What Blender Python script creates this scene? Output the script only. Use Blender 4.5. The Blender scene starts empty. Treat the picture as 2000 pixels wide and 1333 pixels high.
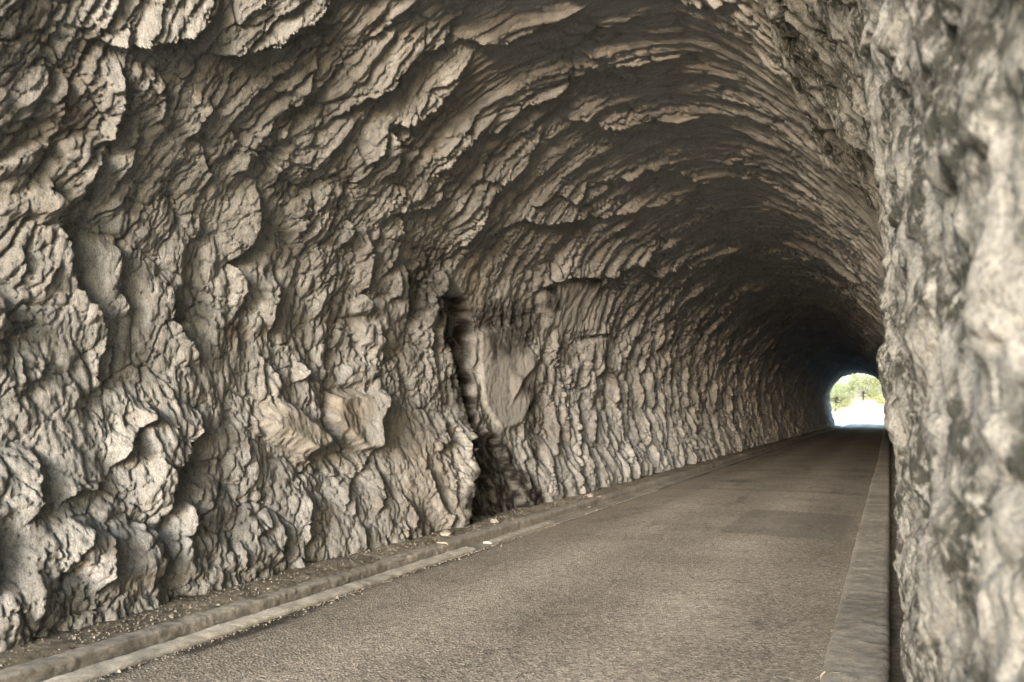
import bpy, bmesh, math, random
import numpy as np
from mathutils import Vector, Matrix

random.seed(7)
S = bpy.context.scene
COL = S.collection

# ------------------------------------------------------------------ camera
cam_d = bpy.data.cameras.new('camera')
cam = bpy.data.objects.new('camera', cam_d)
COL.objects.link(cam)
cam.location = (0.0, 0.0, 1.6)
cam.rotation_euler = (math.radians(90 + 4.68), 0, math.radians(23.81))
cam_d.sensor_width = 36.0
cam_d.lens = 30.0
cam_d.clip_start = 0.03
cam_d.clip_end = 6000
cam_d.dof.use_dof = True
cam_d.dof.focus_distance = 8.0
cam_d.dof.aperture_fstop = 2.6
S.camera = cam

# ------------------------------------------------------------------ light
SUN_EL, SUN_AZ = 8.0, 0.0          # degrees; the sun stands low behind the camera, over the valley road
W = bpy.data.worlds.new('World')
S.world = W
W.use_nodes = True
wn = W.node_tree.nodes
sky = wn.new('ShaderNodeTexSky')
sky.sky_type = 'NISHITA'
sky.sun_disc = False
sky.sun_elevation = math.radians(SUN_EL)
sky.sun_rotation = math.radians(180 - SUN_AZ)
sky.air_density = 1.0
sky.dust_density = 1.0
sky.ozone_density = 1.0
wn['Background'].inputs['Strength'].default_value = 0.15
W.node_tree.links.new(sky.outputs['Color'], wn['Background'].inputs['Color'])
sun_d = bpy.data.lights.new('sun', 'SUN')
sun_d.energy = 1.25
sun_d.angle = math.radians(30)
sun_d.color = (1.0, 0.985, 0.965)
sun = bpy.data.objects.new('sun', sun_d)
COL.objects.link(sun)
sd = Vector((-math.sin(math.radians(SUN_AZ)), math.cos(math.radians(SUN_AZ)), -math.tan(math.radians(SUN_EL))))
sun.rotation_euler = sd.to_track_quat('-Z', 'Y').to_euler()
sun.location = (0, -40, 30)
S.view_settings.view_transform = 'Standard'
S.view_settings.look = 'None'
S.view_settings.gamma = 1.0
S.view_settings.exposure = 3.4
S.cycles.use_denoising = True
S.cycles.denoising_prefilter = 'ACCURATE'
S.cycles.use_guiding = True
S.cycles.max_bounces = 10
S.cycles.diffuse_bounces = 9
S.cycles.glossy_bounces = 2
S.cycles.caustics_reflective = False
S.cycles.caustics_refractive = False

# ------------------------------------------------------------------ tools
def tag(o, label=None, cat=None, group=None, kind=None):
    for k, v in (('label', label), ('category', cat), ('group', group), ('kind', kind)):
        if v: o[k] = v
    return o

def link(o, parent=None):
    COL.objects.link(o)
    if parent: o.parent = parent
    return o

def grid_mesh(name, P, mat, attrs=None, smooth=True, flip=False):
    """P: (rows, cols, 3) array of points"""
    r, c, _ = P.shape
    me = bpy.data.meshes.new(name)
    n, f = r * c, (r - 1) * (c - 1)
    me.vertices.add(n)
    me.vertices.foreach_set('co', np.ascontiguousarray(P, np.float32).ravel())
    i = (np.arange(r - 1)[:, None] * c + np.arange(c - 1)[None, :]).ravel()
    q = np.stack([i, i + 1, i + c + 1, i + c], 1)
    if flip: q = q[:, ::-1]
    me.loops.add(f * 4)
    me.loops.foreach_set('vertex_index', np.ascontiguousarray(q, np.int32).ravel())
    me.polygons.add(f)
    me.polygons.foreach_set('loop_start', np.arange(0, f * 4, 4, dtype=np.int32))
    me.update(calc_edges=True)
    me.polygons.foreach_set('use_smooth', np.full(f, smooth, bool))
    for k, a in (attrs or {}).items():
        at = me.attributes.new(k, 'FLOAT', 'POINT')
        at.data.foreach_set('value', np.ascontiguousarray(a, np.float32).ravel())
    if mat: me.materials.append(mat)
    return bpy.data.objects.new(name, me)

def poly_mesh(name, V, F, mat, smooth=False):
    me = bpy.data.meshes.new(name)
    me.from_pydata([tuple(v) for v in V], [], [tuple(f) for f in F])
    me.update()
    if smooth: me.polygons.foreach_set('use_smooth', [True] * len(me.polygons))
    if mat: me.materials.append(mat)
    return bpy.data.objects.new(name, me)

def _h(ix, iy, s):
    h = (ix.astype(np.uint32) * np.uint32(374761393) + iy.astype(np.uint32) * np.uint32(668265263) + np.uint32((s * 2654435761) & 0xffffffff))
    h = (h ^ (h >> np.uint32(13))) * np.uint32(1274126177)
    h = h ^ (h >> np.uint32(16))
    return h

def hsh(ix, iy, s):
    return (_h(ix, iy, s) & np.uint32(0xffffff)).astype(np.float32) / np.float32(0xffffff)

def noise(x, y, s=0):
    """gradient noise, about -1..1"""
    x = np.asarray(x, np.float32); y = np.asarray(y, np.float32)
    x0 = np.floor(x); y0 = np.floor(y)
    fx = x - x0; fy = y - y0
    ix = x0.astype(np.int64).astype(np.int32); iy = y0.astype(np.int64).astype(np.int32)
    u = fx * fx * fx * (fx * (fx * 6 - 15) + 10); v = fy * fy * fy * (fy * (fy * 6 - 15) + 10)
    def g(dx, dy):
        a = hsh(ix + dx, iy + dy, s) * np.float32(6.2831853)
        return np.cos(a) * (fx - dx) + np.sin(a) * (fy - dy)
    a = g(0, 0); b = g(1, 0); c = g(0, 1); d = g(1, 1)
    return (a + (b - a) * u + (c - a) * v + (a - b - c + d) * u * v) * np.float32(1.5)

def fbm(x, y, oct=4, s=0, gain=.5, lac=2.03, ridged=False):
    o = 0; a = 1.0; tot = 0
    for k in range(oct):
        n = noise(x, y, s + 17 * k)
        if ridged: n = 1 - 2 * np.abs(n)
        o = o + a * n; tot += a
        a *= gain; x = x * lac + 3.1; y = y * lac - 1.7
    return o / tot

def plates(u, v, s, tilt=1.0, rnd=1.0):
    """broken slabs: every cell is a tilted facet standing proud of the next; returns height, gap distance, cell random"""
    u = np.asarray(u, np.float32); v = np.asarray(v, np.float32)
    iu = np.floor(u).astype(np.int32); iv = np.floor(v).astype(np.int32)
    fu = u - iu; fv = v - iv
    F1 = np.full(u.shape, 9, np.float32); F2 = F1.copy()
    hu = np.zeros_like(u); r1 = np.zeros_like(u)
    for a in (-1, 0, 1):
        for b in (-1, 0, 1):
            ju = hsh(iu + a, iv + b, s); jv = hsh(iu + a, iv + b, s + 1)
            du = fu - a - ju; dv = fv - b - jv
            d = np.sqrt(du * du + dv * dv)
            k = d < F1
            F2 = np.where(k, F1, np.minimum(F2, d))
            q = hsh(iu + a, iv + b, s + 2); q2 = hsh(iu + a, iv + b, s + 3)
            h = (q - .5) * rnd + du * tilt * (.35 + 1.1 * q2) + dv * (q - q2) * .7
            hu = np.where(k, h, hu); r1 = np.where(k, q2, r1)
            F1 = np.where(k, d, F1)
    return hu, F2 - F1, r1

def facets(u, v, s, lean=.25, k=.9):
    """angular broken rock: the upper envelope of tilted, randomly turned blocks; continuous, with sharp creases.
    returns height, crease distance, block random"""
    u = np.asarray(u, np.float32); v = np.asarray(v, np.float32)
    iu = np.floor(u).astype(np.int32); iv = np.floor(v).astype(np.int32)
    fu = u - iu; fv = v - iv
    B1 = np.full(u.shape, -9, np.float32); B2 = B1.copy(); R = np.zeros_like(u)
    for a in (-1, 0, 1):
        for b in (-1, 0, 1):
            q = _h(iu + a, iv + b, s)
            f = lambda sh: ((q >> np.uint32(sh)) & np.uint32(255)).astype(np.float32) / np.float32(255)
            q1, q2, q3, q4 = f(0), f(8), f(16), f(24)
            du = fu - a - .15 - .7 * q1; dv = fv - b - .15 - .7 * q2
            c = np.cos(q3 * np.float32(3.1416)); n = np.sin(q3 * np.float32(3.1416))
            x = du * c + dv * n; y = dv * c - du * n
            h = .55 * q4 + du * (lean + .55 * (q2 - .5)) + dv * .6 * (q1 - .5) - k * np.maximum(np.maximum(np.abs(x) - .22, 0) * 1.3, np.maximum(np.abs(y) - .28, 0) * 1.1) - .25 * (x * x + y * y)
            m = h > B1
            B2 = np.where(m, B1, np.maximum(B2, h)); R = np.where(m, q3, R); B1 = np.maximum(B1, h)
    return B1 - .15, B1 - B2, R

def sstep(a, b, x):
    t = np.clip((x - a) / (b - a), 0, 1)
    return t * t * (3 - 2 * t)

# ------------------------------------------------------------------ materials
def new_mat(name):
    m = bpy.data.materials.new(name); m.use_nodes = True
    nt = m.node_tree
    return m, nt, nt.nodes['Principled BSDF']

class N:
    """small helper round a node tree"""
    def __init__(s, nt): s.t = nt; s.c = s.n('ShaderNodeNewGeometry').outputs['Position']
    def n(s, ty, **kw):
        x = s.t.nodes.new(ty)
        for k, v in kw.items(): setattr(x, k, v)
        return x
    def set(s, sock, v):
        if hasattr(v, 'is_linked'): s.t.links.new(v, sock)
        else: sock.default_value = v
    def noise(s, sc, det=6, rough=.6, scale3=None, dist=0):
        x = s.n('ShaderNodeTexNoise'); v = s.c
        if scale3:
            m = s.n('ShaderNodeMapping'); m.inputs['Scale'].default_value = scale3
            s.set(m.inputs['Vector'], v); v = m.outputs[0]
        s.set(x.inputs['Vector'], v); x.inputs['Scale'].default_value = sc
        x.inputs['Detail'].default_value = det; x.inputs['Roughness'].default_value = rough; x.inputs['Distortion'].default_value = dist
        return x.outputs['Fac']
    def vor(s, sc, feat='F1', out='Distance'):
        x = s.n('ShaderNodeTexVoronoi', feature=feat)
        s.set(x.inputs['Vector'], s.c); x.inputs['Scale'].default_value = sc
        return x.outputs[out]
    def ramp(s, f, stops):
        x = s.n('ShaderNodeValToRGB'); s.set(x.inputs['Fac'], f)
        e = x.color_ramp.elements
        while len(e) < len(stops): e.new(.5)
        for q, (p, c) in zip(e, stops):
            q.position = p; q.color = (c, c, c, 1) if isinstance(c, (int, float)) else (*c, 1)
        return x.outputs['Color']
    def mix(s, f, a, b, mode='MIX'):
        x = s.n('ShaderNodeMix', data_type='RGBA', blend_type=mode)
        s.set(x.inputs[0], f)
        for i, v in ((6, a), (7, b)):
            s.set(x.inputs[i], (*v, 1) if isinstance(v, tuple) and len(v) == 3 else v)
        return x.outputs[2]
    def math(s, op, a, b=0.0, clamp=False):
        x = s.n('ShaderNodeMath', operation=op, use_clamp=clamp)
        s.set(x.inputs[0], a); s.set(x.inputs[1], b)
        return x.outputs[0]
    def attr(s, name):
        return s.n('ShaderNodeAttribute', attribute_name=name).outputs['Fac']
    def bump(s, h, dist, strength=1.0, normal=None):
        x = s.n('ShaderNodeBump'); s.set(x.inputs['Height'], h)
        x.inputs['Distance'].default_value = dist; x.inputs['Strength'].default_value = strength
        if normal: s.set(x.inputs['Normal'], normal)
        return x.outputs[0]

def rock_material():
    m, nt, b = new_mat('schist'); k = N(nt)
    col = k.ramp(k.attr('tone'), [(.18, (.30, .305, .305)), (.5, (.425, .431, .431)), (.82, (.51, .517, .519))])
    # grey slate plates and buff plates
    cell = k.attr('cell')
    col = k.mix(k.math('MULTIPLY', cell, .55), col, k.ramp(cell, [(.0, (.40, .385, .355)), (.5, (.40, .405, .40)), (1., (.54, .54, .53))]))
    fine = k.noise(11, 5, .74, (1.0, 2.4, 1.0))
    col = k.mix(1.0, col, k.ramp(fine, [(.28, .42), (.48, 1.08), (.75, 1.42)]), 'MULTIPLY')
    grit = k.noise(70, 3, .75, (1, 1.8, 1))
    col = k.mix(1.0, col, k.ramp(grit, [(.32, .54), (.5, 1.08), (.7, 1.32)]), 'MULTIPLY')
    # iron films, pale beds, lightened vault, damp moss, soot and painted recess shade
    col = k.mix(k.math('MULTIPLY', k.attr('iron'), .42), col, (.27, .205, .145))
    col = k.mix(k.math('MULTIPLY', k.attr('ochre'), .42), col, (.38, .30, .20))
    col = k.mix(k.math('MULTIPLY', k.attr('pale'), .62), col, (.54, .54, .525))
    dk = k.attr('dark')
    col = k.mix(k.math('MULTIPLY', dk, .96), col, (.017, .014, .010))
    k.set(b.inputs['Base Color'], col)
    k.set(b.inputs['Roughness'], k.math('SUBTRACT', .93, k.math('MULTIPLY', dk, .35)))
    b.inputs['Specular IOR Level'].default_value = .2
    n1 = k.bump(k.noise(30, 6, .84, (1, 2.2, 1)), .042, 1.0)
    k.set(b.inputs['Normal'], n1)
    return m

def lichen_rock_material():
    m, nt, b = new_mat('lichen_rock'); k = N(nt)
    col = k.ramp(k.noise(3.2, 5, .65), [(.28, (.28, .28, .268)), (.5, (.41, .41, .395)), (.72, (.53, .53, .51))])
    pink = k.ramp(k.noise(1.7, 4, .6), [(.52, 0), (.68, 1)])
    col = k.mix(k.math('MULTIPLY', pink, .15), col, (.40, .32, .26))
    # pale crust and black lichen rosettes
    crust = k.ramp(k.noise(14, 5, .75), [(.50, 0), (.62, 1)])
    col = k.mix(k.math('MULTIPLY', crust, .5), col, (.60, .59, .545))
    zone = k.ramp(k.noise(3.1, 4, .65), [(.44, 0), (.56, 1)])
    spots = k.ramp(k.noise(20, 4, .72), [(.50, 1), (.63, 0)])
    lich = k.math('MULTIPLY', zone, spots)
    col = k.mix(k.math('MULTIPLY', lich, .94), col, (.055, .058, .048))
    spk = k.ramp(k.noise(75, 4, .75), [(.34, .42), (.5, 1.0), (.7, 1.2)])
    col = k.mix(1.0, col, spk, 'MULTIPLY')
    k.set(b.inputs['Base Color'], col)
    b.inputs['Roughness'].default_value = .95
    b.inputs['Specular IOR Level'].default_value = .2
    k.set(b.inputs['Normal'], k.bump(k.noise(60, 5, .85), .03, 1.0))
    return m

def asphalt_material():
    m, nt, b = new_mat('asphalt'); k = N(nt)
    col = k.ramp(k.noise(.8, 6, .6), [(.3, (.21, .19, .160)), (.55, (.265, .242, .208)), (.75, (.305, .282, .247))])
    # aggregate showing through the worn binder
    agg = k.vor(56, 'F1', 'Color')
    sep = k.n('ShaderNodeSeparateColor'); k.set(sep.inputs[0], agg)
    col = k.mix(1.0, col, k.ramp(sep.outputs[0], [(.0, .42), (.35, .88), (.75, 1.15), (1., 1.7)]), 'MULTIPLY')
    grain = k.noise(160, 4, .7)
    col = k.mix(1.0, col, k.ramp(grain, [(.3, .7), (.5, 1.0), (.7, 1.3)]), 'MULTIPLY')
    # tar seepage beside the gutter and oily patches down the lanes
    tar = k.ramp(k.noise(1.1, 7, .68, (1.6, .5, 1)), [(.56, 0), (.70, 1)])
    col = k.mix(k.math('MULTIPLY', tar, .5), col, (.045, .038, .032))
    # polished wheel tracks, cracks and old patches
    col = k.mix(1.0, col, k.ramp(k.attr('track'), [(.0, .86), (1., 1.14)]), 'MULTIPLY')
    nv = k.n('ShaderNodeTexNoise'); k.set(nv.inputs['Vector'], k.c); nv.inputs['Scale'].default_value = 2.5; nv.inputs['Detail'].default_value = 6
    vm = k.n('ShaderNodeVectorMath', operation='MULTIPLY_ADD'); k.set(vm.inputs[0], nv.outputs['Color']); vm.inputs[1].default_value = (.9, .9, 0); k.set(vm.inputs[2], k.c)
    cr = k.n('ShaderNodeTexVoronoi', feature='DISTANCE_TO_EDGE'); k.set(cr.inputs['Vector'], vm.outputs[0]); cr.inputs['Scale'].default_value = .45
    crack = k.math('MULTIPLY', k.ramp(cr.outputs['Distance'], [(.0, 1), (.006, 0)]), k.ramp(k.noise(.5, 3, .6), [(.45, 0), (.6, 1)]))
    col = k.mix(k.math('MULTIPLY', crack, .75), col, (.05, .045, .04))
    col = k.mix(k.math('MULTIPLY', k.attr('patch'), .45), col, (.085, .08, .072))
    dk = k.math('MULTIPLY', k.attr('dark'), k.ramp(k.noise(9, 7, .7), [(.33, 0), (.5, 1)]), True)
    col = k.mix(k.math('MULTIPLY', dk, .92), col, (.022, .020, .018))
    du = k.math('MULTIPLY', k.attr('dust'), k.ramp(k.noise(6, 7, .7), [(.3, 0), (.6, 1)]), True)
    col = k.mix(k.math('MULTIPLY', du, .6), col, (.27, .235, .18))
    k.set(b.inputs['Base Color'], col)
    b.inputs['Roughness'].default_value = .82
    b.inputs['Specular IOR Level'].default_value = .35
    n1 = k.bump(k.vor(56), .012, 1.0)
    n2 = k.bump(grain, .006, 1.0, n1)
    k.set(b.inputs['Normal'], n2)
    return m

def dirt_material(name, c0, c1, c2, sc=9.0, rough=.95, bump=.012, moss=0.0):
    m, nt, b = new_mat(name); k = N(nt)
    col = k.ramp(k.noise(sc, 9, .72), [(.3, c0), (.52, c1), (.74, c2)])
    col = k.mix(1.0, col, k.ramp(k.noise(1.2, 5, .6), [(.3, .65), (.6, 1.1)]), 'MULTIPLY')
    col = k.mix(1.0, col, k.ramp(k.noise(sc * 12, 4, .7), [(.3, .7), (.5, 1), (.75, 1.25)]), 'MULTIPLY')
    if moss:
        f = k.ramp(k.noise(2.3, 7, .7), [(.5, 0), (.66, 1)])
        col = k.mix(k.math('MULTIPLY', f, moss), col, (.055, .048, .030))
    k.set(b.inputs['Base Color'], col)
    b.inputs['Roughness'].default_value = rough
    b.inputs['Specular IOR Level'].default_value = .25
    n1 = k.bump(k.noise(sc * 4, 8, .75), bump, .9)
    k.set(b.inputs['Normal'], k.bump(k.noise(sc * 16, 4, .7), bump * .25, .8, n1))
    return m

def leaf_material():
    m, nt, b = new_mat('leaf'); k = N(nt)
    oi = k.n('ShaderNodeObjectInfo').outputs['Random']
    col = k.ramp(k.noise(1.4, 3, .6), [(.3, (.30, .32, .16)), (.55, (.38, .40, .22)), (.75, (.46, .46, .28))])
    k.set(b.inputs['Base Color'], col)
    b.inputs['Roughness'].default_value = .6
    tr = k.n('ShaderNodeBsdfTranslucent'); k.set(tr.inputs['Color'], (.72, .74, .48, 1))
    mx = k.n('ShaderNodeMixShader'); mx.inputs[0].default_value = .35
    out = nt.nodes['Material Output']
    nt.links.new(b.outputs[0], mx.inputs[1]); nt.links.new(tr.outputs[0], mx.inputs[2]); nt.links.new(mx.outputs[0], out.inputs['Surface'])
    return m

M_ROCK = rock_material()
M_LICHEN = lichen_rock_material()
M_ROAD = asphalt_material()
M_KERB = dirt_material('weathered_concrete', (.22, .205, .18), (.32, .305, .275), (.40, .385, .355), 14, moss=.12)
M_STRIP = dirt_material('pale_concrete', (.28, .26, .22), (.43, .41, .365), (.52, .50, .45), 6, bump=.006)
M_RKERB = dirt_material('worn_kerb_stone', (.24, .225, .195), (.37, .35, .31), (.47, .45, .41), 16, bump=.016)
M_GRAVEL = dirt_material('gravel_dirt', (.13, .11, .08), (.25, .22, .17), (.445, .437, .418), 14, bump=.02)
M_STONE = dirt_material('broken_stone', (.16, .145, .12), (.27, .25, .215), (.37, .35, .31), 6)
M_BARK = dirt_material('bark', (.03, .022, .015), (.07, .055, .04), (.12, .10, .075), 8)
M_LEAF = leaf_material()
M_GROUND = dirt_material('pale_gravel_ground', (.46, .43, .37), (.58, .55, .49), (.68, .65, .59), 3, bump=.03)
M_CLIFF = dirt_material('cliff_rock', (.20, .17, .13), (.33, .30, .25), (.45, .42, .36), 1.6, bump=.08)
M_REDSTONE = dirt_material('pink_stone', (.20, .13, .10), (.32, .21, .17), (.42, .31, .26), 9)
EDGES = [
('n',0.25,[(4.40,4.18),(4.44,4.01),(4.47,3.83),(4.46,3.70),(4.44,3.61)]),
('n',0.22,[(4.48,3.54),(4.42,3.37),(4.40,3.24),(4.46,3.14)]),
('n',0.12,[(4.69,3.85),(4.72,3.66),(4.73,3.54),(4.68,3.37),(4.66,3.24)]),
('n',0.15,[(4.73,4.27),(4.81,4.15),(4.84,4.00),(4.81,3.91)]),
('n',0.15,[(5.27,4.26),(5.24,4.08),(5.16,3.90)]),
('n',0.1,[(5.58,4.10),(5.68,4.03),(5.57,3.78)]),
('n',0.1,[(5.33,3.88),(5.42,3.73),(5.56,3.64)]),
('u',0.22,[(4.15,4.27),(4.44,4.39),(4.71,4.55),(5.01,4.76),(5.15,4.97)]),
('c',0.14,[(4.22,4.25),(4.44,4.27),(4.68,4.28),(4.89,4.26)]),
('n',0.15,[(4.04,3.96),(4.05,3.80),(4.10,3.70)]),
('d',0.16,[(3.70,3.20),(3.85,3.33),(3.94,3.44),(4.07,3.53)]),
('n',0.3,[(4.15,3.23),(4.23,3.13),(4.27,3.06),(4.29,2.93),(4.35,2.82),(4.39,2.65),(4.45,2.50),(4.57,2.40),(4.64,2.31),(4.73,2.21)]),
('n',0.2,[(4.84,2.90),(4.84,2.78),(4.82,2.62),(4.90,2.46),(4.96,2.37)]),
('n',0.22,[(6.03,2.96),(6.19,2.81),(6.21,2.61),(6.21,2.35)]),
('n',0.26,[(6.12,3.66),(6.22,3.34),(6.20,3.13),(6.03,2.96)]),
('n',0.2,[(5.44,2.63),(5.34,2.52),(5.38,2.36),(5.48,2.24),(5.60,2.13),(5.68,2.01)]),
('n',0.12,[(4.73,2.18),(4.65,2.01),(4.65,1.87),(4.73,1.80)]),
('n',0.08,[(4.76,2.13),(4.80,2.02),(4.79,1.91)]),
('n',0.1,[(5.61,3.29),(5.61,3.15),(5.56,3.06)]),
('c',0.05,[(4.79,3.27),(4.97,3.19)]),
('c',0.1,[(4.28,2.95),(4.54,2.97),(4.74,3.07)]),
('n',0.2,[(3.86,2.40),(3.90,2.28),(3.90,2.13)]),
('n',0.08,[(4.03,1.99),(4.03,1.77)]),
('n',0.1,[(4.22,1.96),(4.17,1.85),(4.05,1.75)]),
('n',0.06,[(4.12,2.27),(4.09,2.15)]),
('n',0.08,[(4.28,2.66),(4.17,2.46)]),
('n',0.07,[(4.01,2.72),(4.04,2.60),(4.05,2.48)]),
('n',0.1,[(6.93,3.71),(6.93,3.52),(6.85,3.34)]),
('n',0.15,[(7.55,3.70),(7.72,3.62),(7.57,3.38)]),
('n',0.2,[(7.96,3.61),(8.17,3.38),(8.18,3.09),(8.12,2.94)]),
('n',0.15,[(8.54,3.88),(8.69,3.66),(8.68,3.43),(8.49,3.21)]),
('n',0.15,[(8.81,3.35),(8.93,3.05),(8.78,2.93)]),
('n',0.2,[(6.66,2.91),(6.68,2.70),(6.60,2.54),(6.62,2.36)]),
('c',0.09,[(7.00,2.50),(7.57,2.57),(8.03,2.63),(8.34,2.72)]),
('c',0.06,[(7.36,2.13),(7.74,2.22),(7.97,2.37)]),
('n',0.12,[(7.12,2.12),(7.15,1.96),(6.99,1.88)]),
('n',0.1,[(6.49,2.13),(6.67,2.00),(6.77,1.78)]),
('n',0.2,[(8.96,3.42),(9.14,3.05),(9.23,2.77)]),
('n',0.1,[(9.40,3.59),(9.52,3.28),(9.36,3.10)]),
('n',0.2,[(9.88,3.54),(10.04,3.23),(9.90,3.05),(10.04,2.69)]),
('n',0.2,[(9.84,2.67),(9.87,2.31)]),
('c',0.08,[(6.03,2.96),(6.21,3.08),(6.35,3.22)]),
('u',0.16,[(8.24,3.91),(8.86,4.14),(9.34,4.39)]),
('n',0.15,[(10.24,4.39),(10.18,4.02),(10.08,3.82)]),
('n',0.25,[(5.20,4.58),(5.41,4.68),(5.79,4.87),(5.90,5.01),(6.22,5.22),(6.29,5.34)]),
('n',0.15,[(6.30,5.34),(6.40,5.55),(6.44,5.76),(6.53,5.87)]),
('n',0.12,[(6.36,5.33),(6.89,5.70),(6.95,5.79),(7.08,5.97),(7.36,6.17)]),
('n',0.1,[(6.30,4.50),(6.39,4.80),(6.36,5.02),(6.29,5.16)]),
('n',0.15,[(5.78,3.73),(5.88,3.86),(5.97,3.99),(6.17,4.13),(6.33,4.31)]),
('n',0.25,[(6.86,4.58),(7.14,4.88),(7.44,5.09),(7.59,5.33),(7.82,5.61),(7.85,5.79)]),
('n',0.18,[(7.62,4.77),(8.05,4.95),(8.28,5.22),(8.38,5.65)]),
('n',0.15,[(7.52,4.34),(7.63,4.57),(7.64,4.75)]),
('n',0.2,[(7.88,4.28),(7.98,4.50),(7.88,4.65),(7.68,4.75)]),
('n',0.12,[(8.09,4.64),(8.17,4.80)]),
('n',0.2,[(8.81,4.64),(8.97,4.88),(9.19,5.06)]),
('n',0.08,[(5.71,5.42),(5.79,5.37),(5.83,5.22)]),
('n',0.1,[(6.26,3.98),(6.33,3.91),(6.26,3.72)]),
('n',0.08,[(7.24,4.46),(7.43,4.31)]),
('n',0.2,[(7.08,5.91),(7.44,6.36),(7.46,6.60),(7.53,6.76)]),
('n',0.12,[(7.82,5.81),(7.72,6.14),(7.75,6.40)]),
('n',0.22,[(8.02,5.76),(8.57,6.03),(8.63,6.28),(8.60,6.86)]),
('n',0.08,[(7.84,6.14),(8.26,6.61),(8.39,6.88),(8.41,7.31)]),
('n',0.16,[(8.54,7.32),(8.46,7.59),(8.64,7.75),(8.07,8.35)]),
('n',0.16,[(7.80,7.60),(7.47,7.99),(7.01,8.33)]),
('n',0.12,[(9.57,6.55),(9.75,6.77)]),
('n',0.2,[(9.00,4.97),(9.40,5.25),(9.72,5.33),(9.78,5.65),(10.03,5.94),(10.01,6.14),(10.07,6.59)]),
('n',0.2,[(10.65,5.90),(10.95,6.12),(11.47,6.23),(11.83,6.59),(11.85,7.17),(11.84,7.69)]),
('n',0.08,[(10.59,6.68),(10.86,7.02),(10.85,7.26)]),
('n',0.1,[(10.78,5.11),(10.62,5.47),(10.61,5.68)]),
('n',0.1,[(9.67,4.72),(10.36,4.86),(10.81,5.12)]),
('n',0.22,[(12.91,5.58),(13.45,5.98),(13.43,6.28),(13.92,6.61),(14.65,6.82),(14.70,7.27)]),
('n',0.12,[(10.30,4.38),(10.35,4.12),(10.22,3.91)]),
('n',0.12,[(11.53,4.78),(11.87,4.97),(12.11,5.18)]),
('n',0.15,[(12.11,5.12),(13.00,5.17),(12.66,5.50)]),
('n',0.22,[(10.79,4.17),(11.47,4.57),(12.19,4.66),(13.23,5.00),(14.23,5.29),(14.82,5.75),(15.44,6.34),(15.33,7.07)]),
('n',0.08,[(12.64,4.38),(13.57,4.64),(13.98,4.88)]),
('n',0.25,[(13.02,3.58),(13.33,3.84),(14.09,4.08),(15.32,4.28),(16.18,4.51),(17.29,5.12),(17.79,5.90)]),
('n',0.2,[(18.13,4.62),(19.19,5.22),(20.27,5.63),(20.70,6.10)]),
('c',0.05,[(14.22,3.00),(14.39,3.30),(14.75,3.66)]),
('n',0.15,[(15.36,3.01),(17.34,3.30),(17.15,3.72)]),
('n',0.15,[(17.48,2.68),(18.01,2.30),(18.17,1.90)]),
('n',0.12,[(18.52,3.26),(18.87,2.68)]),
('n',0.2,[(20.53,3.54),(20.55,2.96),(19.89,2.37)]),
('n',0.12,[(16.25,2.55),(16.13,2.18),(15.52,1.83)]),
('n',0.15,[(14.32,2.95),(14.21,2.56),(14.58,2.33),(14.68,1.82)]),
('n',0.12,[(13.34,2.40),(12.73,2.12),(12.38,1.79)]),
('n',0.1,[(20.81,5.13),(21.61,4.84),(21.45,4.42)]),
('n',0.12,[(20.99,4.26),(20.18,3.59),(19.05,3.38)]),
('n',0.12,[(25.57,4.90),(25.22,4.07)]),
('n',0.22,[(5.09,1.61),(4.97,1.48),(4.81,1.34),(4.70,1.18)]),
('c',0.05,[(4.51,1.34),(4.70,1.40),(4.94,1.61)]),
('n',0.32,[(5.62,1.61),(5.56,1.42),(5.43,1.32),(5.33,1.17),(5.22,1.12),(5.16,0.94),(5.08,0.70)]),
('n',0.2,[(4.10,1.32),(4.04,1.11),(4.04,0.99),(3.95,0.89)]),
('u',0.15,[(4.24,0.97),(4.38,1.06),(4.48,1.02),(4.66,1.11)]),
('n',0.25,[(4.53,0.73),(4.47,0.57),(4.38,0.40)]),
('n',0.2,[(4.83,0.77),(4.96,0.71),(5.01,0.61),(4.95,0.34)]),
('n',0.15,[(5.36,0.91),(5.35,0.74),(5.27,0.56),(5.30,0.43)]),
('n',0.08,[(5.55,0.91),(5.43,0.73),(5.36,0.62)]),
('n',0.05,[(5.73,1.24),(5.69,1.04)]),
('n',0.06,[(6.20,1.28),(6.12,1.06),(5.90,0.92)]),
('n',0.12,[(4.37,0.79),(4.31,0.70),(4.08,0.50)]),
('u',0.08,[(6.23,1.46),(6.48,1.32),(6.90,1.18),(6.98,1.07),(6.92,0.95)]),
('n',0.12,[(7.09,1.26),(7.05,1.06)]),
('n',0.2,[(8.52,1.83),(8.46,1.62),(8.30,1.50),(8.31,1.29),(8.16,1.14)]),
('u',0.14,[(7.41,1.52),(7.63,1.29),(7.88,1.18)]),
('n',0.15,[(9.34,1.16),(9.27,0.94),(9.35,0.67),(9.42,0.43),(9.64,0.27),(9.56,0.09)]),
('c',0.15,[(8.49,1.62),(8.33,1.27),(8.29,0.99),(8.47,0.71),(8.54,0.56)]),
('n',0.15,[(10.04,1.54),(9.97,1.22),(9.58,1.09)]),
('n',0.12,[(9.92,0.74),(9.77,0.39)]),
('n',0.1,[(9.82,1.08),(9.93,0.90),(10.11,0.77)]),
('n',0.3,[(10.71,1.73),(10.77,1.30),(10.40,1.12),(10.65,1.07),(10.48,0.79),(10.30,0.40),(10.13,0.18),(9.64,0.06)]),
('n',0.1,[(8.19,1.14),(7.86,0.92),(7.58,0.75),(7.49,0.59)]),
('n',0.1,[(8.29,0.93),(8.24,0.63),(8.06,0.51)]),
('n',0.08,[(7.73,0.70),(7.62,0.49)]),
('n',0.12,[(8.56,0.29),(8.52,0.04)]),
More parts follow.
